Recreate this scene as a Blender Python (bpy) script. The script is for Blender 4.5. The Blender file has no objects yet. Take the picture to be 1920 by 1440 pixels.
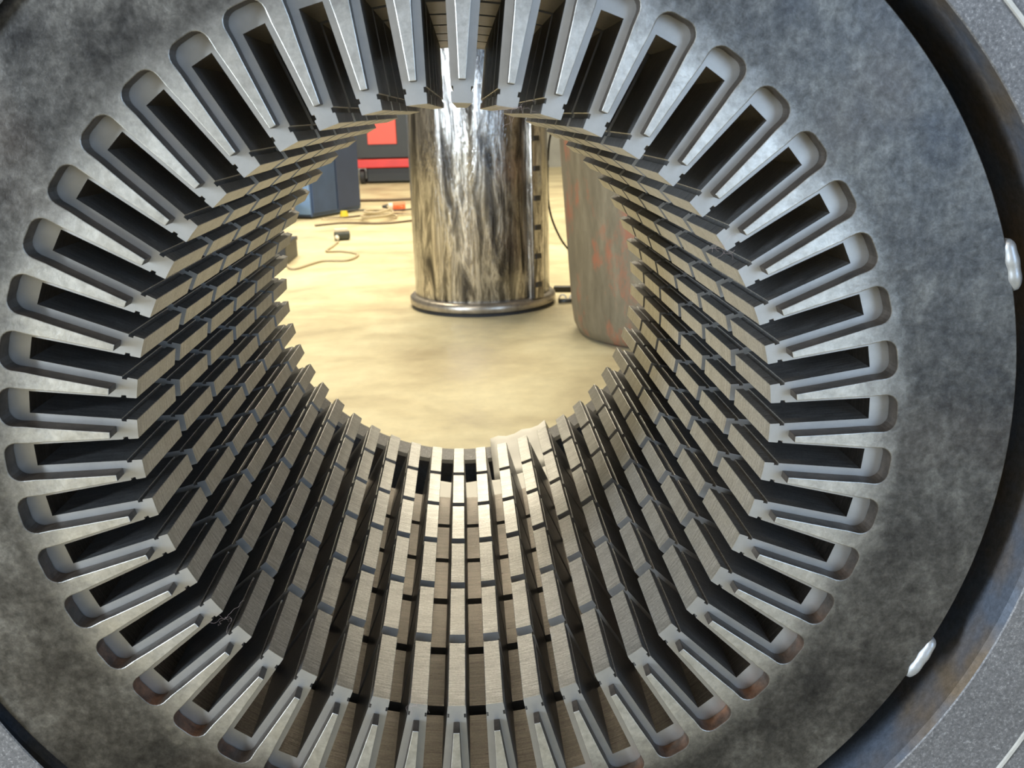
import bpy, bmesh, math, random
from mathutils import Vector, Matrix, Euler
random.seed(7)
sc = bpy.context.scene
COL = sc.collection
PI = math.pi
S = 0.25            # metres per bore radius
HA = 0.63           # height of the bore axis above the floor
TILT = 0.05         # the stator stands rolled a few degrees about its axis

# ------------------------------------------------------------------ camera
cam_d = bpy.data.cameras.new('camera'); cam = bpy.data.objects.new('camera', cam_d); COL.objects.link(cam)
right = Vector((0.99837978, -0.05022397, -0.02674631)); fwd = Vector((0.04103401, 0.96111828, -0.27307116)); up = Vector((0.03942108, 0.27153122, 0.96162195))
cm = Matrix((right, up, -fwd)).transposed().to_4x4(); cm.translation = Vector((0.01214265, -0.72241684, 0.87237114))
cam.matrix_world = cm
cam_d.sensor_fit = 'HORIZONTAL'; cam_d.sensor_width = 36.0; cam_d.lens = 1796.8 / 1920 * 36
cam_d.clip_start = 0.01; cam_d.clip_end = 200
cam_d.dof.use_dof = True; cam_d.dof.focus_distance = 0.95; cam_d.dof.aperture_fstop = 14
sc.camera = cam
# ------------------------------------------------------------------ world, lights, exposure
w = bpy.data.worlds.new('world'); sc.world = w; w.use_nodes = True
w.node_tree.nodes['Background'].inputs[0].default_value = (0.72, 0.80, 0.95, 1)
w.node_tree.nodes['Background'].inputs[1].default_value = 0.6
def area(name, loc, target, sx, sy, power, color):
    d = bpy.data.lights.new(name, 'AREA'); d.shape = 'RECTANGLE'; d.size = sx; d.size_y = sy; d.energy = power; d.color = color
    o = bpy.data.objects.new(name, d); COL.objects.link(o); o.location = loc
    o.rotation_euler = (Vector(target) - Vector(loc)).to_track_quat('-Z', 'Y').to_euler()
    return o
area('daylight_door', (3.8, -6.2, 1.9), (0.2, 0, 0.5), 3.0, 3.6, 170, (0.52, 0.73, 1.0))
area('side_window', (-5.4, -4.0, 1.75), (0, 0, 0.8), 0.55, 3.2, 430, (0.74, 0.87, 1.0))
area('hall_lamp', (-1.0, 5.4, 5.6), (-1.0, 5.4, 0), 4.5, 1.2, 430, (1.0, 0.89, 0.67))
area('hall_lamp', (0.4, 8.7, 5.6), (0.4, 8.7, 0), 6.5, 0.9, 400, (1.0, 0.89, 0.67))
area('hall_lamp', (-3.0, -3.0, 5.6), (-3.0, -3.0, 0), 3.5, 1.0, 120, (1.0, 0.84, 0.62))
sc.view_settings.view_transform = 'Standard'; sc.view_settings.look = 'None'
sc.view_settings.gamma = 1.0; sc.view_settings.use_curve_mapping = False
sc.view_settings.exposure = 0.3

# ------------------------------------------------------------------ materials
class NT:
    def __init__(s, name):
        s.m = bpy.data.materials.new(name); s.m.use_nodes = True
        s.n = s.m.node_tree.nodes; s.l = s.m.node_tree.links
        s.b = s.n['Principled BSDF']
    def new(s, t, **kw):
        x = s.n.new(t)
        for k, v in kw.items(): setattr(x, k, v)
        return x
    def link(s, a, b): s.l.new(a, b)
    def coord(s, scale=(1, 1, 1), kind='Object'):
        tc = s.new('ShaderNodeTexCoord'); mp = s.new('ShaderNodeMapping'); mp.inputs['Scale'].default_value = scale
        s.link(tc.outputs[kind], mp.inputs['Vector']); return mp.outputs[0]
    def noise(s, vec, scale=5, detail=4, rough=.6, dist=0):
        x = s.new('ShaderNodeTexNoise'); x.inputs['Scale'].default_value = scale; x.inputs['Detail'].default_value = detail
        x.inputs['Roughness'].default_value = rough; x.inputs['Distortion'].default_value = dist
        if vec is not None: s.link(vec, x.inputs['Vector'])
        return x.outputs[0]
    def ramp(s, fac, stops):
        r = s.new('ShaderNodeValToRGB'); e = r.color_ramp.elements
        while len(e) < len(stops): e.new(.5)
        for i, (p, c) in enumerate(stops):
            e[i].position = p; e[i].color = (c[0], c[1], c[2], 1) if hasattr(c, '__len__') else (c, c, c, 1)
        s.link(fac, r.inputs[0]); return r.outputs[0]
    def mix(s, fac, a, b, mode='MIX'):
        x = s.new('ShaderNodeMix', data_type='RGBA', blend_type=mode)
        for sock, v in ((x.inputs[0], fac), (x.inputs[6], a), (x.inputs[7], b)):
            if hasattr(v, 'is_linked'): s.link(v, sock)
            elif hasattr(v, '__len__'): sock.default_value = (v[0], v[1], v[2], 1)
            else: sock.default_value = v
        return x.outputs[2]
    def bump(s, h, strength, dist=.001, nrm=None):
        x = s.new('ShaderNodeBump'); x.inputs['Strength'].default_value = strength; x.inputs['Distance'].default_value = dist
        s.link(h, x.inputs['Height'])
        if nrm is not None: s.link(nrm, x.inputs['Normal'])
        return x.outputs[0]
    def set(s, **kw):
        for k, v in kw.items():
            sock = s.b.inputs[k.replace('_', ' ')]
            if hasattr(v, 'is_linked'): s.link(v, sock)
            elif hasattr(v, '__len__'): sock.default_value = (v[0], v[1], v[2], 1)
            else: sock.default_value = v
        return s.m

def simple(name, col, rough=.5, metal=0., var=.0, scale=20, bump=0):
    t = NT(name); v = t.coord()
    n = t.noise(v, scale, 5)
    c = t.ramp(n, [(.3, [x * (1 - var) for x in col]), (.7, [min(1, x * (1 + var)) for x in col])])
    t.set(Base_Color=c, Roughness=rough, Metallic=metal)
    if bump: t.set(Normal=t.bump(n, bump))
    return t.m

M = {}
def radius_of(t):       # distance from the bore axis in object space (all stator meshes share the axis as origin)
    tc = t.new('ShaderNodeTexCoord'); sp = t.new('ShaderNodeSeparateXYZ'); t.link(tc.outputs['Object'], sp.inputs[0])
    cb = t.new('ShaderNodeCombineXYZ'); t.link(sp.outputs[0], cb.inputs[0]); t.link(sp.outputs[2], cb.inputs[2])
    ln = t.new('ShaderNodeVectorMath', operation='LENGTH'); t.link(cb.outputs[0], ln.inputs[0]); return ln.outputs['Value']
def plate_mat():
    t = NT('plate_steel'); v = t.coord(kind='Generated') if False else None
    g = t.new('ShaderNodeNewGeometry'); pos = g.outputs['Position']
    n1 = t.noise(pos, 18, 12, .72, .2); n2 = t.noise(pos, 120, 6, .75, .2); n3 = t.noise(pos, 4.2, 3, .5)
    scale_c = t.ramp(n1, [(.34, (.046, .046, .048)), (.47, (.080, .078, .076)), (.57, (.118, .114, .108)), (.70, (.19, .184, .172))])
    fine = t.ramp(n2, [(.32, .50), (.5, .95), (.68, 1.5)])
    scale_c = t.mix(.9, scale_c, fine, 'MULTIPLY')
    scale_c = t.mix(t.ramp(n3, [(.55, 0), (.72, .35)]), scale_c, (.10, .066, .048))
    r = radius_of(t)
    add = t.new('ShaderNodeMath', operation='MULTIPLY_ADD'); t.link(n1, add.inputs[0]); add.inputs[1].default_value = .09; t.link(r, add.inputs[2])
    gr = t.ramp(add.outputs[0], [(.356, 1), (.400, 0)])
    ground = t.ramp(n2, [(.3, (.38, .372, .352)), (.7, (.64, .63, .60))])
    t.set(Base_Color=t.mix(gr, scale_c, ground), Metallic=.85,
          Roughness=t.ramp(n1, [(.3, .32), (.7, .5)]), Normal=t.bump(n2, .3, .0008))
    return t.m
M['plate'] = plate_mat()
def wall_mat():         # sawn / flame cut edges of the end plate, rusty in patches
    t = NT('cut_edge_steel'); g = t.new('ShaderNodeNewGeometry'); pos = g.outputs['Position']
    n = t.noise(pos, 60, 6, .7); n2 = t.noise(pos, 14, 4, .6)
    base = t.ramp(n, [(.3, (.035, .030, .026)), (.7, (.12, .10, .085))])
    rust = t.ramp(n, [(.35, (.10, .045, .022)), (.65, (.34, .16, .085))])
    rm = t.ramp(radius_of(t), [(.338, 0), (.345, 1)])
    tc = t.new('ShaderNodeTexCoord'); sp = t.new('ShaderNodeSeparateXYZ'); t.link(tc.outputs['Object'], sp.inputs[0])
    hm = t.new('ShaderNodeMapRange'); hm.inputs[1].default_value = -.10; hm.inputs[2].default_value = -.24; t.link(sp.outputs[2], hm.inputs[0])
    fac = t.mix(1, t.mix(1, t.ramp(n2, [(.42, .1), (.56, .9)]), rm, 'MULTIPLY'), hm.outputs[0], 'MULTIPLY')
    t.set(Base_Color=t.mix(fac, base, rust), Metallic=.55, Roughness=.5, Normal=t.bump(n, .4, .0008))
    return t.m
M['edge'] = wall_mat()
def lam_face():
    t = NT('lamination_face'); g = t.new('ShaderNodeNewGeometry'); n = t.noise(g.outputs['Position'], 70, 5, .7); n2 = t.noise(g.outputs['Position'], 9, 3)
    c = t.mix(.5, t.ramp(n, [(.3, .36), (.7, .48)]), t.ramp(n2, [(.3, .36), (.7, .48)]))
    t.set(Base_Color=t.mix(1, c, (1, .985, .96), 'MULTIPLY'), Metallic=.75, Roughness=.46, Normal=t.bump(n, .05, .0005)); return t.m
M['face'] = lam_face()
def lam_edge(name, lo, hi, rough, bumps, metal=1.0):   # stacked lamination edges: lines across the axis
    t = NT(name)
    v = t.coord((14, 1300, 14)); n = t.noise(v, 1, 3, .7)
    v2 = t.coord((60, 420, 60)); n2 = t.noise(v2, 1, 4, .7)
    v3 = t.coord((30, 30, 30)); oi = t.new('ShaderNodeObjectInfo')
    n3 = t.noise(v3, 1.5, 3)
    c = t.ramp(n, [(.28, lo), (.72, hi)])
    c = t.mix(.8, c, t.ramp(n2, [(.3, .62), (.7, 1.25)]), 'MULTIPLY')
    c = t.mix(.6, c, t.ramp(n3, [(.3, .85), (.7, 1.12)]), 'MULTIPLY')
    sp = t.noise(t.coord((500, 500, 500)), 1, 2, .6); c = t.mix(.7, c, t.ramp(sp, [(.3, .7), (.7, 1.25)]), 'MULTIPLY')
    t.set(Base_Color=c, Metallic=metal, Roughness=t.ramp(n2, [(.3, rough - .07), (.7, rough + .08)]),
          Normal=t.bump(n2, bumps, .0006, t.bump(n, bumps, .0005)))
    return t.m
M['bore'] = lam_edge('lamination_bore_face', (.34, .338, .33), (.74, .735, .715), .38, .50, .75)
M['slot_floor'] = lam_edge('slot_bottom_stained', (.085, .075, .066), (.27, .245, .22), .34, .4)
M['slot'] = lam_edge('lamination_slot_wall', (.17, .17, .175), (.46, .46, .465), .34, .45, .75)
def frame_mat():
    t = NT('blasted_grey_steel'); g = t.new('ShaderNodeNewGeometry'); pos = g.outputs['Position']
    n = t.noise(pos, 420, 3, .8); n2 = t.noise(pos, 12, 4)
    c = t.ramp(n, [(.30, (.10, .10, .108)), (.56, (.20, .20, .21)), (.76, (.50, .50, .51))])
    t.set(Base_Color=t.mix(.7, c, t.ramp(n2, [(.3, .75), (.7, 1.1)]), 'MULTIPLY'), Metallic=.35, Roughness=.55, Normal=t.bump(n, .5, .0008)); return t.m
M['frame'] = frame_mat()
def barrel_mat():
    t = NT('barrel_inner_steel'); g = t.new('ShaderNodeNewGeometry'); pos = g.outputs['Position']
    n = t.noise(pos, 160, 5, .8); n2 = t.noise(pos, 7, 4)
    c = t.mix(t.ramp(n2, [(.42, 0), (.6, 1)]), (.15, .18, .235), (.21, .165, .12))
    t.set(Base_Color=t.mix(.7, c, t.ramp(n, [(.3, .6), (.7, 1.5)]), 'MULTIPLY'), Metallic=.4, Roughness=.5, Normal=t.bump(n, .4, .001)); return t.m
M['barrel'] = barrel_mat()
M['weld'] = simple('weld_metal', (.42, .44, .47), .42, .6, .10, 120, .25)
M['edge_light'] = simple('worn_light_edge', (.54, .53, .50), .5, .1, .12, 60)

# ------------------------------------------------------------------ helpers
def link(name, mesh, mats, parent=None, smooth=False):
    o = bpy.data.objects.new(name, mesh); COL.objects.link(o)
    for m in mats if isinstance(mats, (list, tuple)) else [mats]:
        mesh.materials.append(m)
    if smooth:
        for p in mesh.polygons: p.use_smooth = True
    if parent is not None: o.parent = parent
    return o
def obj(name, bm, mats, parent=None, smooth=False):
    bmesh.ops.recalc_face_normals(bm, faces=bm.faces)
    me = bpy.data.meshes.new(name); bm.to_mesh(me); bm.free()
    return link(name, me, mats, parent, smooth)
def tag(o, label=None, cat=None, group=None, kind=None):
    if label: o['label'] = label
    if cat: o['category'] = cat
    if group: o['group'] = group
    if kind: o['kind'] = kind
    return o
def empty(name, loc=(0, 0, 0), rot=(0, 0, 0)):
    o = bpy.data.objects.new(name, None); COL.objects.link(o); o.location = loc; o.rotation_euler = rot; o.empty_display_size = .05; return o
def bevel(o, width, seg=2, angle=50):
    m = o.modifiers.new('bevel', 'BEVEL'); m.width = width; m.segments = seg; m.limit_method = 'ANGLE'; m.angle_limit = math.radians(angle); return o
def add_box(bm, c, s, rz=0, mi=0):
    r = bmesh.ops.create_cube(bm, size=1)
    bmesh.ops.scale(bm, vec=s, verts=r['verts'])
    if rz: bmesh.ops.rotate(bm, cent=(0, 0, 0), matrix=Matrix.Rotation(rz, 3, 'Z'), verts=r['verts'])
    bmesh.ops.translate(bm, vec=c, verts=r['verts'])
    for f in {f for v in r['verts'] for f in v.link_faces}: f.material_index = mi
    return r['verts']
def add_cyl(bm, p0, p1, r, seg=16, r2=None):
    p0, p1 = Vector(p0), Vector(p1); d = p1 - p0
    q = d.to_track_quat('Z', 'Y').to_matrix().to_4x4(); q.translation = (p0 + p1) / 2
    return bmesh.ops.create_cone(bm, cap_ends=True, segments=seg, radius1=r, radius2=r if r2 is None else r2, depth=d.length, matrix=q)['verts']
def add_tube(bm, pts, r, seg=6):
    pts = [Vector(p) for p in pts]; rings = []
    for i, p in enumerate(pts):
        t = (pts[min(i + 1, len(pts) - 1)] - pts[max(i - 1, 0)]).normalized()
        a = t.cross(Vector((0, 0, 1)))
        if a.length < .05: a = t.cross(Vector((1, 0, 0)))
        a.normalize(); b = t.cross(a)
        rings.append([bm.verts.new(p + r * (math.cos(k * 2 * PI / seg) * a + math.sin(k * 2 * PI / seg) * b)) for k in range(seg)])
    for A, B in zip(rings, rings[1:]):
        for k in range(seg): bm.faces.new((A[k], A[(k + 1) % seg], B[(k + 1) % seg], B[k]))
    bm.faces.new(rings[0]); bm.faces.new(rings[-1][::-1])
def smooth_path(pts, n=8):
    P = [Vector(p) for p in pts]; P = [P[0]] + P + [P[-1]]; out = []
    for i in range(1, len(P) - 2):
        for k in range(n):
            t = k / n; a, b, c, d = P[i - 1:i + 3]
            out.append(.5 * ((2 * b) + (-a + c) * t + (2 * a - 5 * b + 4 * c - d) * t * t + (-a + 3 * b - 3 * c + d) * t ** 3))
    out.append(P[-2]); return out
def lathe(bm, prof, seg=64, axis='Z', centres=None, mi=None):   # prof: (r, h)
    rings = []
    for i, (r, h) in enumerate(prof):
        cx, cz = centres[i] if centres else (0, 0); ring = []
        for k in range(seg):
            a = 2 * PI * k / seg
            ring.append(bm.verts.new((cx + r * math.sin(a), h, cz + r * math.cos(a)) if axis == 'Y' else (cx + r * math.cos(a), cz + r * math.sin(a), h)))
        rings.append(ring)
    for i, (A, B) in enumerate(zip(rings, rings[1:])):
        for k in range(seg):
            f = bm.faces.new((A[k], A[(k + 1) % seg], B[(k + 1) % seg], B[k]))
            if mi: f.material_index = mi[i]
    return rings

# ------------------------------------------------------------------ the hall
def slab(name, c, s, mat):
    bm = bmesh.new(); add_box(bm, c, s); return tag(obj(name, bm, mat), kind='structure')
def floor_mat():
    t = NT('worn_concrete'); g = t.new('ShaderNodeNewGeometry'); pos = g.outputs['Position']
    mp = t.new('ShaderNodeMapping'); mp.inputs['Scale'].default_value = (1, 1.3, 1); t.link(pos, mp.inputs[0])
    n1 = t.noise(mp.outputs[0], 1.6, 8, .62, .6); n2 = t.noise(pos, 14, 8, .7); 
    c = t.ramp(n1, [(.32, (.52, .44, .28)), (.5, (.66, .58, .37)), (.68, (.76, .69, .46))])
    c = t.mix(.7, c, t.ramp(n2, [(.25, .78), (.7, 1.08)]), 'MULTIPLY')
    t.set(Base_Color=c, Roughness=t.ramp(n1, [(.3, .32), (.7, .55)]), Normal=t.bump(n2, .12, .003)); return t.m
slab('floor', (0, 4, -.05), (26, 26, .1), floor_mat())
wallm = simple('painted_block_wall', (.36, .36, .33), .8, 0, .12, 3)
slab('wall_back', (0, 15.1, 3.2), (26, .2, 6.6), wallm)
slab('wall_left', (-8.1, 4, 3.2), (.2, 26, 6.6), simple('brown_wall', (.25, .24, .23), .8, 0, .1, 3))
slab('wall_right', (8.1, 4, 3.2), (.2, 26, 6.6), simple('cream_wall', (.42, .38, .30), .8, 0, .1, 3))
slab('ceiling', (0, 4, 6.5), (26, 26, .1), simple('roof_sheet', (.20, .19, .17), .7, 0, .1, 3))
bm = bmesh.new(); add_box(bm, (-4.9, -8, 3.2), (6.4, .2, 6.6)); add_box(bm, (7.0, -8, 3.2), (2.4, .2, 6.6)); add_box(bm, (2.05, -8, 5.4), (7.5, .2, 2.2))
tag(obj('wall_front', bm, wallm), kind='structure')

# ------------------------------------------------------------------ the stator
stator = tag(empty('generator_stator', (0, 0, HA), (0, TILT, 0)),
             'large grey steel generator stator core with forty-eight slots, seen through its open bore', 'stator')
N = 48; HP = PI / N
SW = .035                      # half slot width
RB = 1.322                     # radius of slot bottom
RY = 1.70                      # core back
YG = [(0, .407), (.470, .850), (.908, 1.298), (1.356, 1.748), (1.796, 2.193), (2.239, 2.645)]
sd = Vector((math.sin(HP), math.cos(HP))); nd = Vector((math.cos(HP), -math.sin(HP)))   # slot centre line on the +side, normal away from the tooth
def edge_pt(t, off=0.0):       # point on the slot edge belonging to this tooth, +side
    return sd * t - nd * (SW + off)
def tooth_outline():
    # radius 1 on the slot edge
    t0 = math.sqrt(1 - SW * SW)
    right = [edge_pt(RB), edge_pt(1.0480), edge_pt(1.046, .002), edge_pt(1.046, .0075), edge_pt(1.031, .0075), edge_pt(1.031, .002), edge_pt(1.029), edge_pt(t0 + .0015), edge_pt(t0, .0015)]
    left = [Vector((-p.x, p.y)) for p in reversed(right)]
    tip = [Vector((0, 1.0))]
    return right + tip + left, [1, 2, 1, 1, 1, 2, 1, 2, 2, 2, 2, 1, 2, 1, 1, 1, 2, 1, 0]   # material per side edge
def prism(bm, pts, y0, y1, side_mats, face_mat=0, skip=(), seal_back=True):
    A = [bm.verts.new((p.x * S, y0 * S, p.y * S)) for p in pts]; B = [bm.verts.new((p.x * S, y1 * S, p.y * S)) for p in pts]
    f = bm.faces.new(A); f.material_index = face_mat; f = bm.faces.new(B[::-1]); f.material_index = face_mat
    n = len(pts)
    for i in range(n):
        if i in skip: continue
        f = bm.faces.new((A[i], A[(i + 1) % n], B[(i + 1) % n], B[i])); f.material_index = side_mats[i] if isinstance(side_mats, list) else side_mats
packet0 = None
out, mts = tooth_outline()
def rot_child(o, k): o.rotation_euler = (0, k * 2 * PI / N, 0)
for pi, (y0, y1) in enumerate(YG):
    # yoke ring behind the teeth
    bm = bmesh.new(); c0, s0 = math.cos, math.sin
    ys = [y0, y1]
    for k in range(N):
        a = k * 2 * PI / N; R2 = lambda p: Vector((p.x * c0(a) + p.y * s0(a), -p.x * s0(a) + p.y * c0(a)))
        L = edge_pt(RB); b = sd * RB
        pts = [R2(q) for q in (Vector((-b.x, b.y)), Vector((-L.x, L.y)), L, b, Vector((s0(HP), c0(HP))) * RY, Vector((s0(HP / 3), c0(HP / 3))) * RY, Vector((-s0(HP / 3), c0(HP / 3))) * RY, Vector((-s0(HP), c0(HP))) * RY)]
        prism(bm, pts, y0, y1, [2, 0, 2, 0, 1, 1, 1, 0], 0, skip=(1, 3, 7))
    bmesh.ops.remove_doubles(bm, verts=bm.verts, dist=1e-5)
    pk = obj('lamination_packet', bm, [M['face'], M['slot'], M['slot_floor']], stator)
    if pi == 0: tag(pk, 'front packet of stacked steel laminations')
    tm = None
    for k in range(N):
        if tm is None:
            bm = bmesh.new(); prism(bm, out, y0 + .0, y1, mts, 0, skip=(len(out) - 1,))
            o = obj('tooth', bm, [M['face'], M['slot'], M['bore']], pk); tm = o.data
        else:
            o = bpy.data.objects.new('tooth', tm); COL.objects.link(o); o.parent = pk
        rot_child(o, k)
# radial duct spacers between packets (thin strips down every tooth)
bm = bmesh.new()
for (a0, a1), (b0, b1) in zip(YG, YG[1:]):
    for k in range(N):
        a = k * 2 * PI / N
        vs = add_box(bm, (0, (a1 + b0) / 2 * S, 1.50 * S), (.012 * S, (b0 - a1) * S, .34 * S))
        bmesh.ops.rotate(bm, cent=(0, 0, 0), matrix=Matrix.Rotation(a, 3, 'Y'), verts=vs)
tag(obj('duct_spacers', bm, M['slot'], stator), kind='stuff')

# end plate with fingers
YP0, YP1 = -.064, 0.0
RO = 1.763
NW = .0605                     # half width of the notch between fingers
RN = 1.384; RC = .038          # notch end and its corner radius
RF = 1.31                      # where a finger is counted from
def notch_edge(t, hw): return sd * t - nd * hw
def sector_outline():
    pts = []; c = sd * (RN - RC) - nd * (NW - RC)          # corner arc centre
    pts.append(sd * RN)
    for i in range(6):
        th = i / 5 * PI / 2
        pts.append(c + sd * (RC * math.cos(th)) - nd * (RC * math.sin(th)))
    pts.append(notch_edge(RF, NW - .0015))
    half = pts
    arc = [Vector((math.sin(HP * f), math.cos(HP * f))) * RO for f in (1, .5, 0, -.5, -1)]
    left = [Vector((-p.x, p.y)) for p in half]
    return half + left[::-1] + arc[::-1], len(half)
def end_plate(y0, y1, with_fingers):
    so, nh = sector_outline(); n = len(so)
    bm = bmesh.new()
    sides = [1] * n
    for k in range(N):
        a = k * 2 * PI / N; ca, sa = math.cos(a), math.sin(a)
        pts = [Vector((p.x * ca + p.y * sa, -p.x * sa + p.y * ca)) for p in so]
        prism(bm, pts, y0, y1, sides, 0, skip=(nh - 1, 2 * nh - 1, n - 1))
    bmesh.ops.remove_doubles(bm, verts=bm.verts, dist=1e-5)
    return bevel(obj('end_plate', bm, [M['plate'], M['edge']], stator), .0008, 2, 40)
ep = tag(end_plate(YP0, YP1, True), 'mottled steel end plate facing the viewer')
def finger_mesh(y0, y1):
    ra = notch_edge(RF, NW - .0015)
    tipw = .0105; rt = 1.063
    # gently concave taper towards the tip
    r1 = [ra, Vector((.0222, 1.255)), Vector((.0162, 1.16)), Vector((tipw, rt))]
    pts = r1 + [Vector((-p.x, p.y)) for p in reversed(r1)]
    bm = bmesh.new()
    prism(bm, pts, y0, y1, 1, 0, skip=(len(pts) - 1,))
    return bm
fo = None
for k in range(N):
    if fo is None:
        fo = bevel(obj('finger', finger_mesh(YP0, YP1), [M['plate'], M['edge']], ep), .0006, 2, 40); o = fo
    else:
        o = fo.copy(); COL.objects.link(o); o.parent = ep
    rot_child(o, k)
ep2 = tag(end_plate(2.645, 2.709, False), 'rear steel end plate')
bm = finger_mesh(2.645, 2.709); me = bpy.data.meshes.new('t'); bm.to_mesh(me); bm.free()
bm = bmesh.new()
for k in range(N):
    before = set(bm.verts); bm.from_mesh(me); nv = [v for v in bm.verts if v not in before]
    bmesh.ops.rotate(bm, cent=(0, 0, 0), matrix=Matrix.Rotation(k * 2 * PI / N, 3, 'Y'), verts=nv)
tag(obj('rear_fingers', bm, [M['plate'], M['edge']], ep2), kind='stuff')

# key bars along the core back and the weld beads on the plate rim
def bead_mesh(seed):
    rnd = random.Random(seed); bm = bmesh.new(); n = 22; m = 10; L = .085; rings = []
    for i in range(n + 1):
        u = -1 + 2 * i / n; th = u * L / RO
        w_ = math.sqrt(max(0, 1 - u ** 4)) * (.036 + .001 * math.sin(i * 0.9)) + .001
        ring = []
        for j in range(m):
            b = 2 * PI * j / m
            r = RO + .010 + w_ * .72 * math.cos(b) + .0008 * math.sin(i * 0.8 + b)
            y = YP0 + .022 + w_ * 1.0 * math.sin(b)
            ring.append(bm.verts.new((r * math.sin(th) * S, y * S, r * math.cos(th) * S)))
        rings.append(ring)
    for A, B in zip(rings, rings[1:]):
        for j in range(m): bm.faces.new((A[j], A[(j + 1) % m], B[(j + 1) % m], B[j]))
    bm.faces.new(rings[0]); bm.faces.new(rings[-1]); return bm
for i in range(8):
    ang = (3.53 + 6 * i) * 2 * PI / N
    bm = bmesh.new(); add_box(bm, (0, 1.33 * S, 1.745 * S), (.13 * S, 2.60 * S, .11 * S))
    o = bevel(obj('key_bar', bm, M['edge'], stator), .002); o.rotation_euler = (0, ang, 0)
    o = obj('weld_bead', bead_mesh(i), M['weld'], stator, smooth=True); o.rotation_euler = (0, ang, 0)
    # gusset tying the bar to the barrel
    bm = bmesh.new(); add_box(bm, (0, .55 * S, 1.835 * S), (.17 * S, .70 * S, .15 * S))
    o = bevel(obj('gusset', bm, M['barrel'], stator), .012, 4); o.rotation_euler = (0, ang, 0)

# housing: front ring, barrel, outer casing, rear flange
SEG = 192
bm = bmesh.new()
prof = [(2.063, -.095), (2.055, -.100), (1.842, -.100), (1.838, -.096), (1.88, -.070), (1.905, .05)]
cen = [(.100, -.199), (.100, -.199), (.098, -.049), (.098, -.049), (.05, -.03), (.03, -.02)]
lathe(bm, [(r * S, y * S) for r, y in prof], SEG, 'Y', [(x * S, z * S) for x, z in cen], mi=[0, 0, 0, 1, 1])
obj('front_ring', bm, [M['frame'], M['barrel']], stator, smooth=False)
bm = bmesh.new()
prof = [(1.905, .05), (1.905, 3.45), (1.40, 3.45), (1.38, 3.47), (1.38, 3.70), (2.45, 3.70), (2.45, -.085), (2.085, -.085)]
cen = [(.03, -.02)] * 2 + [(0, 0)] * 5 + [(.100, -.199)]
lathe(bm, [(r * S, y * S) for r, y in prof], SEG, 'Y', [(x * S, z * S) for x, z in cen], mi=[1, 1, 2, 0, 0, 0, 0])
obj('barrel', bm, [M['frame'], M['barrel'], M['edge_light']], stator)
bm = bmesh.new()
lathe(bm, [(2.063 * S, -.094 * S), (2.066 * S, -.101 * S), (2.078 * S, -.100 * S), (2.085 * S, -.084 * S)], SEG, 'Y', [(.100 * S, -.199 * S)] * 4)
obj('rim_lip', bm, M['edge_light'], stator)
# feet under the barrel
for y in (.4, 3.2):
    bm = bmesh.new()
    for s in (-1, 1):
        add_box(bm, (s * .26, y * S, -HA + .045 + .0), (.22, .12, .09))
    o = bevel(obj('mounting_foot', bm, M['frame'], stator), .004); o.rotation_euler = (0, -TILT, 0)

# ------------------------------------------------------------------ white sheet inside the rear of the housing
bm = bmesh.new(); g = []
for i in range(15):
    a = math.radians(155.5 + i * 2.4)      # stator angle from top
    row = []
    for j in range(9):
        v = j / 8
        y = 2.735 + .36 * v
        r = 1.385 + .02 * v + .006 * math.sin(i * 1.3 + j * .9)
        row.append(bm.verts.new((r * math.sin(a) * S, y * S, r * math.cos(a) * S)))
    g.append(row)
for A, B in zip(g, g[1:]):
    for j in range(8): bm.faces.new((A[j], A[j + 1], B[j + 1], B[j]))
# part pulled up over the flange lip on the right
g2 = []
for i in range(8):
    a = math.radians(152 + i * 2.6); row = []
    for j, (r, y) in enumerate([(1.405, 3.095), (1.40, 3.25), (1.37, 3.38), (1.34, 3.46), (1.325, 3.58), (1.33, 3.74), (1.45, 3.80)]):
        row.append(bm.verts.new(((r + .01 * math.sin(i * 2 + j)) * math.sin(a) * S, y * S, (r + .01 * math.sin(i * 2 + j)) * math.cos(a) * S)))
    g2.append(row)
for A, B in zip(g2, g2[1:]):
    for j in range(6): bm.faces.new((A[j], A[j + 1], B[j + 1], B[j]))
sheet = obj('plastic_sheet', bm, simple('white_plastic', (.93, .92, .89), .5, 0, .04, 6), None, True)
sheet.location = (0, 0, HA); sheet.rotation_euler = (0, TILT, 0)
md = sheet.modifiers.new('thick', 'SOLIDIFY'); md.thickness = .0012
tag(sheet, 'white plastic sheet lying inside the far end of the bore, pulled over its rim', 'sheet')

# ------------------------------------------------------------------ polished drum behind
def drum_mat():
    t = NT('steel_painted_reflections'); v = t.coord((8, 8, 1.3)); n = t.noise(v, 1.7, 6, .66, .6)
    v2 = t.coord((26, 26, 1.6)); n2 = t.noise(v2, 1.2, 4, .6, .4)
    c = t.ramp(n, [(.38, (.08, .074, .07)), (.47, (.27, .245, .215)), (.53, (.68, .63, .56)), (.58, (.30, .27, .24)), (.70, (.80, .77, .72))])  # dark and cream streaks paint distorted reflections into the base colour
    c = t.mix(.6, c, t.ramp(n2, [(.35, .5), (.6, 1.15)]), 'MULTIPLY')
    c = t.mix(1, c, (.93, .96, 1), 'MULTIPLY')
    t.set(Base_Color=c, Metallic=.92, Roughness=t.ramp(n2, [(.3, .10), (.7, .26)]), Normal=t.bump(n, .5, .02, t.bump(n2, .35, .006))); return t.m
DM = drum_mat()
drum = tag(empty('steel_drum', (.078, 3.79, 0)), 'tall shiny polished steel cylinder standing on the floor behind the bore', 'cylinder')
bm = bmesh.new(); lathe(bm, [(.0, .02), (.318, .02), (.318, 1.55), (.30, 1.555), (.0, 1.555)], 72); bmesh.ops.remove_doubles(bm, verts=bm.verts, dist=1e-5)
bevel(obj('shell', bm, DM, drum, True), .002)
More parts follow.
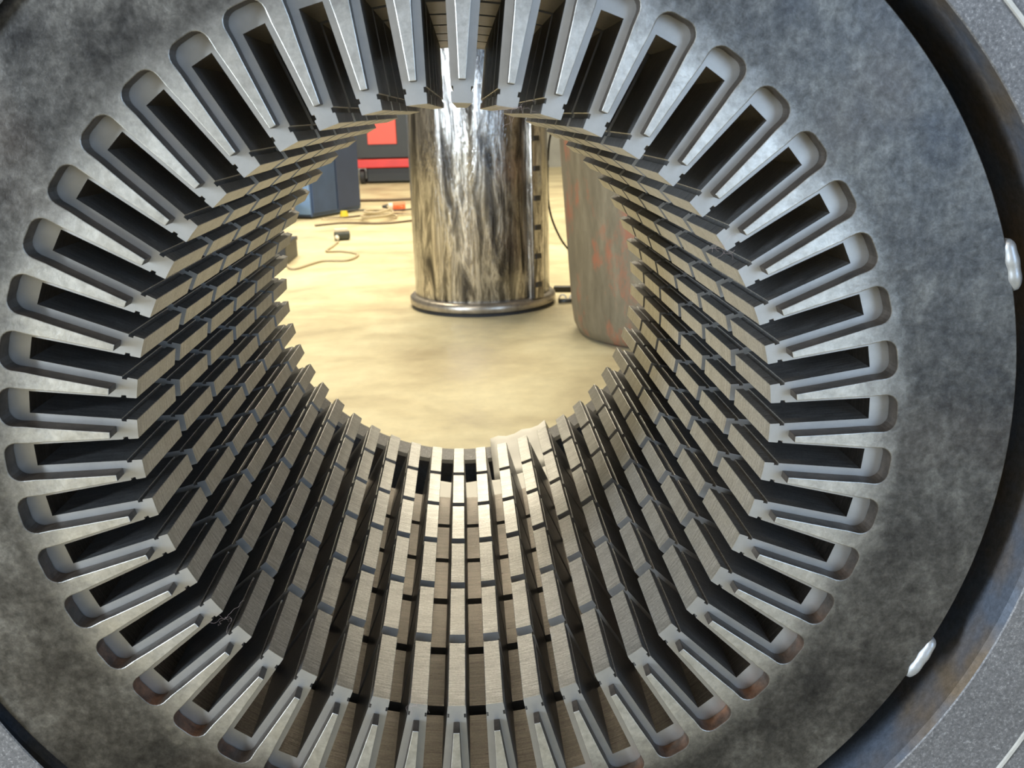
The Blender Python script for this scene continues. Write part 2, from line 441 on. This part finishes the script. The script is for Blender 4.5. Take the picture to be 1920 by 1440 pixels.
drk = simple('dark_rubber', (.02, .022, .028), .5)
bm = bmesh.new(); lathe(bm, [(.0, .012), (.335, .012), (.345, .02), (.345, .045), (.335, .055), (.317, .06)], 72)
obj('base_rim', bm, simple('scuffed_rim_steel', (.42, .38, .33), .35, .8, .3, 25), drum, True)
bm = bmesh.new(); lathe(bm, [(.0, .0), (.338, .0), (.340, .012), (.0, .012)], 72); obj('rubber_seat', bm, drk, drum)
a = math.radians(-43)
bm = bmesh.new(); add_box(bm, (.325, 0, .80), (.040, .075, 1.49))
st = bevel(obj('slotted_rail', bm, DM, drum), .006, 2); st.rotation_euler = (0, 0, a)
for i in range(11):
    bm = bmesh.new(); add_box(bm, (.344, -.002, .12 + i * .128), (.010, .036, .022)); o = obj('rail_slot', bm, drk, st)

# ------------------------------------------------------------------ old tank at the right
def tank_mat():
    t = NT('weathered_tank_paint'); v = t.coord((5, 5, 2.2)); n = t.noise(v, 1.9, 6, .7, .2); v2 = t.coord((14, 14, 3)); n2 = t.noise(v2, 1, 6, .7)
    c = t.ramp(n2, [(.3, (.13, .11, .075)), (.55, (.21, .18, .125)), (.75, (.30, .265, .19))])
    c = t.mix(t.ramp(n, [(.52, 0), (.64, .65)]), c, (.42, .13, .07))
    t.set(Base_Color=c, Roughness=.6, Metallic=.15, Normal=t.bump(n2, .2, .004)); return t.m
TM = tank_mat()
tank = tag(empty('storage_tank', (.845, 3.06, 0)), 'weathered grey-green round tank with traces of red paint, right of the shiny cylinder', 'tank')
bm = bmesh.new(); lathe(bm, [(0, .004), (.37, .004), (.395, .015), (.41, .05), (.42, .12), (.495, 1.30), (.47, 1.38), (.33, 1.44), (0, 1.46)], 72)
bmesh.ops.remove_doubles(bm, verts=bm.verts, dist=1e-5); obj('tank_body', bm, TM, tank, True)
bm = bmesh.new(); lathe(bm, [(0, 0), (.366, 0), (.376, .012), (0, .012)], 72); obj('bottom_ring', bm, simple('rusty_rim', (.09, .065, .05), .7), tank)
bm = bmesh.new(); lathe(bm, [(0, 1.455), (.06, 1.455), (.06, 1.52), (.075, 1.52), (.075, 1.54), (0, 1.54)], 24); obj('filler_neck', bm, TM, tank, True)

# ------------------------------------------------------------------ red and black tool cart
red = simple('red_paint', (.62, .035, .03), .35, 0, .08, 5); blk = simple('black_cabinet_paint', (.028, .03, .028), .4, 0, .1, 5); steel = simple('caster_steel', (.32, .30, .26), .4, .8, .2, 30)
cart = tag(empty('tool_cart', (-.89, 12.3, 0), (0, 0, math.radians(-6))), 'red and black tool cabinet on casters standing far behind, left of the shiny cylinder', 'tool cart')
bm = bmesh.new(); add_box(bm, (0, .25, .30 + .42), (1.02, .52, .78)); bevel(obj('cabinet_body', bm, blk, cart), .01)
bm = bmesh.new(); add_box(bm, (0, .24, .265), (1.10, .60, .11)); bevel(obj('base_rail', bm, red, cart), .012)
for s in (-1, 1):
    bm = bmesh.new(); add_box(bm, (s * .53, -.02, .72), (.045, .05, .82)); bevel(obj('corner_post', bm, red, cart), .008)
bm = bmesh.new(); add_box(bm, (0, .24, 1.14), (1.10, .60, .06)); bevel(obj('lid', bm, red, cart), .012)
lr = simple('coral_red_panel', (.80, .11, .08), .4, 0, .05, 5)
bm = bmesh.new(); add_box(bm, (-.155, -.02, .80), (.38, .03, .58)); bevel(obj('drawer_front', bm, lr, cart), .006)
bm = bmesh.new(); add_box(bm, (0, .27, .115), (.80, .44, .18)); bevel(obj('underside_box', bm, blk, cart), .01)  # black box filling the dark underside between the casters
for sx in (-.45, .45):
    for sy in (.05, .45):
        bm = bmesh.new(); add_box(bm, (sx, sy + .02, .19), (.10, .09, .05)); add_box(bm, (sx - .045, sy, .13), (.008, .05, .12)); add_box(bm, (sx + .045, sy, .13), (.008, .05, .12))
        c = obj('caster', bm, steel, cart)
        bm = bmesh.new(); add_cyl(bm, (sx - .035, sy, .1), (sx + .035, sy, .1), .1, 24); bevel(obj('wheel', bm, drk, c), .012)

# ------------------------------------------------------------------ blue cabinet, boxes
blue = simple('dark_blue_paint', (.045, .085, .19), .45, 0, .15, 4)
lit_blue = simple('lit_blue_paint', (.20, .34, .62), .45, 0, .08, 4)  # lighter copy of the cabinet blue, paints its left face as lit
cab = tag(empty('blue_cabinet', (-1.347, 8.384, 0), (0, 0, math.radians(62))), 'dark blue steel cabinet on the floor left of the red tool cart', 'cabinet')
bm = bmesh.new(); add_box(bm, (0, 0, .50), (.77, .40, .96)); bevel(obj('cabinet_body', bm, blue, cab), .008)
bm = bmesh.new(); add_box(bm, (-.385, 0, .50), (.012, .38, .92)); tag(bevel(obj('side_panel', bm, lit_blue, cab), .003), 'side panel painted a lighter, lit blue')
for s_, mt_ in ((-1, blue), (1, simple('shaded_blue_paint', (.035, .055, .12), .5, 0, .1, 4))):  # two plain front panels; the right one has its shade painted in
    bm = bmesh.new(); add_box(bm, (s_ * .19, -.205, .50), (.36, .014, .90)); bevel(obj('front_panel', bm, mt_, cab), .004)
bm = bmesh.new(); add_box(bm, (0, 0, .01), (.74, .37, .02)); obj('plinth', bm, blk, cab)
def carton(name, loc, size, rz, mat, label, cat, lidmat=None):
    e = tag(empty(name, loc, (0, 0, rz)), label, cat)
    bm = bmesh.new(); add_box(bm, (0, 0, size[2] / 2 - .01), (size[0], size[1], size[2] - .02)); bevel(obj('box_body', bm, mat, e), .005)
    bm = bmesh.new(); add_box(bm, (0, 0, size[2] - .012), (size[0] + .012, size[1] + .012, .024)); bevel(obj('lid', bm, lidmat or mat, e), .004)
    return e
carton('storage_box', (-1.66, 7.78, 0), (.36, .3, .14), .1, simple('grey_brown_board', (.30, .26, .21), .7, 0, .1, 6), 'low grey-brown box on the floor just left of the dark blue cabinet', 'box')
carton('tool_case', (-1.28, 5.42, 0), (.36, .42, .13), 0, simple('charcoal_plastic', (.03, .033, .04), .5, 0, .1, 6), 'low charcoal case at the left edge of the visible floor', 'case')

# ------------------------------------------------------------------ small tools and cords on the floor
gt = tag(empty('grinder_tool', (-.90, 6.38, 0), (0, 0, .3)), 'small dark tool with a pale top lying alone on the open floor', 'tool')
pale = simple('pale_plastic', (.72, .66, .56), .5)
bm = bmesh.new(); add_cyl(bm, (-.055, 0, .035), (.055, 0, .035), .033, 20); bevel(obj('motor_body', bm, simple('dark_green_plastic', (.05, .06, .055), .5), gt), .006)
bm = bmesh.new(); add_box(bm, (-.005, .01, .075), (.10, .06, .022)); bevel(obj('top_cover', bm, pale, gt), .006)
bm = bmesh.new(); add_cyl(bm, (-.045, -.03, .03), (-.045, -.085, .022), .016, 14, .009); bevel(obj('spindle', bm, pale, gt), .002)
og = tag(empty('power_drill', (-.66, 8.55, 0), (0, 0, .1)), 'orange power tool with a white collar lying among the cords', 'power tool')
ora = simple('orange_plastic', (.80, .17, .06), .45)
bm = bmesh.new(); add_cyl(bm, (-.02, 0, .04), (.10, 0, .04), .036, 20); add_box(bm, (.06, -.07, .025), (.045, .10, .04), .3); bevel(obj('drill_body', bm, ora, og), .006)
bm = bmesh.new(); add_cyl(bm, (-.06, 0, .04), (-.02, 0, .04), .033, 20); obj('collar', bm, pale, og)
bm = bmesh.new(); add_cyl(bm, (-.12, 0, .04), (-.06, 0, .04), .012, 14, .025); obj('chuck', bm, blk, og)
def cord(name, pts, r, mat, label, cat='cord', group=None):
    bm = bmesh.new(); add_tube(bm, smooth_path([(x, y, z + r) for x, y, z in pts]), r)
    return tag(obj(name, bm, mat, None, True), label, cat, group)
tan = simple('tan_cord', (.50, .42, .28), .6); brn = simple('brown_cord', (.13, .09, .06), .6); kgrey = simple('black_cord', (.03, .03, .03), .5)
cord('floor_cord', [(-1.10, 5.20, 0), (-1.02, 5.02, 0), (-.90, 5.30, 0), (-.74, 5.30, 0), (-.70, 5.55, 0), (-.82, 5.72, 0), (-.93, 5.75, 0), (-.92, 6.0, 0), (-.915, 6.24, 0)], .008, tan, 'tan cord curling over the open floor to the small dark tool')
for i in range(4):
    y0 = 7.35 + i * .32; pts = []
    for k in range(9):
        pts.append((-1.24 + k * .16, y0 + .10 * math.sin(k * 1.3 + i * 2) + .03 * k, .012 * (i % 2)))
    cord('floor_cord', pts, .009, [brn, tan, brn, kgrey][i],
         ['nearest brown cord lying across the floor left of the shiny cylinder', 'tan cord second nearest in the row of cords left of the shiny cylinder',
          'brown cord third nearest, in front of the orange power tool', 'black cord farthest back, beside the orange power tool'][i], 'cord', 'cords trailing on the floor')
cord('coiled_hose', [(-.75 + .16 * math.cos(t * .7) * (1 - t * .02), 7.75 + .22 * math.sin(t * .7), .012 + .004 * t) for t in range(20)], .010, tan, 'loosely coiled tan hose on the floor in front of the orange power tool', 'hose')
cord('floor_strip', [(-1.1, 9.6, 0), (-.8, 9.55, 0), (-.5, 9.6, 0), (-.2, 9.5, 0)], .016, brn, 'dark strip lying on the floor in front of the red tool cart', 'strip')
bm = bmesh.new(); add_cyl(bm, (0, 0, 0), (0, 0, .05), .04, 16, .03); o = obj('tape_roll', bm, simple('yellow_tape', (.75, .60, .05), .5)); o.location = (-1.09, 8.12, 0); tag(o, 'small yellow tape roll on the floor at the foot of the blue cabinet', 'tape')
cord('hanging_cord', [(.47, 3.90, 1.10), (.45, 3.90, .86), (.415, 3.90, .72), (.405, 3.90, .52), (.415, 3.90, .40), (.45, 3.90, .30), (.50, 3.90, .22), (.60, 3.92, .12), (.70, 3.95, .0)], .0055, kgrey, 'thin dark cord looping down between the shiny cylinder and the old tank')
bm = bmesh.new(); add_box(bm, (0, 0, .014), (.14, .04, .028), -.2); o = bevel(obj('steel_wedge', bm, kgrey), .006); o.location = (.505, 4.0, 0); tag(o, 'flat black steel wedge on the floor between the shiny cylinder and the tank', 'wedge')
sh = tag(empty('shackle', (.475, 3.70, 0)), 'small steel shackle on the floor touching distance from the shiny cylinder base', 'shackle')
for s, nm in ((-.025, 'ring'), (.025, 'ring')):
    bm = bmesh.new(); add_tube(bm, [(s + .016 * math.cos(t * PI / 6), 0, .024 + .018 * math.sin(t * PI / 6)) for t in range(13)], .005); obj(nm, bm, pale, sh, True)
bm = bmesh.new(); add_cyl(bm, (-.045, 0, .012), (.045, 0, .012), .010, 12); obj('pin', bm, blk, sh, True)

# ------------------------------------------------------------------ lint caught on the teeth
lintm = simple('grey_pink_lint', (.50, .40, .40), .9)
SM = Matrix.Translation((0, 0, HA)) @ Matrix.Rotation(TILT, 4, 'Y')
def lint(ang, r, y, size, n, label):
    rnd = random.Random(int(ang * 100)); bm = bmesh.new()
    c = SM @ Vector((r * math.sin(math.radians(ang)) * S, y * S, r * math.cos(math.radians(ang)) * S))
    for i in range(n):
        p = Vector((0, 0, 0)); pts = [p]; d = Vector([rnd.uniform(-1, 1) for _ in range(3)]).normalized()
        for k in range(9):
            d = (d + Vector([rnd.uniform(-1, 1) for _ in range(3)]) * .8).normalized(); p = p + d * size / 5; pts.append(p)
        add_tube(bm, pts, .00006, 4)
    o = obj('lint_tuft', bm, lintm); o.location = c
    tag(o, label, 'lint')
lint(8.6, 1.0, -.01, .011, 12, 'pinkish lint tuft caught at the top of the bore, in front of the shiny cylinder')
lint(53, 1.0, -.01, .009, 9, 'faint lint tuft caught on a tooth tip in the upper right of the bore')
lint(229.5, 1.0, -.01, .012, 6, 'wispy lint caught on a tooth tip in the lower left of the bore')
lint(188, 1.0, -.01, .008, 8, 'pinkish lint tuft on a tooth at the bottom of the bore')
lint(141, 1.01, .12, .008, 3, 'thin lint thread on a tooth in the lower right of the bore')
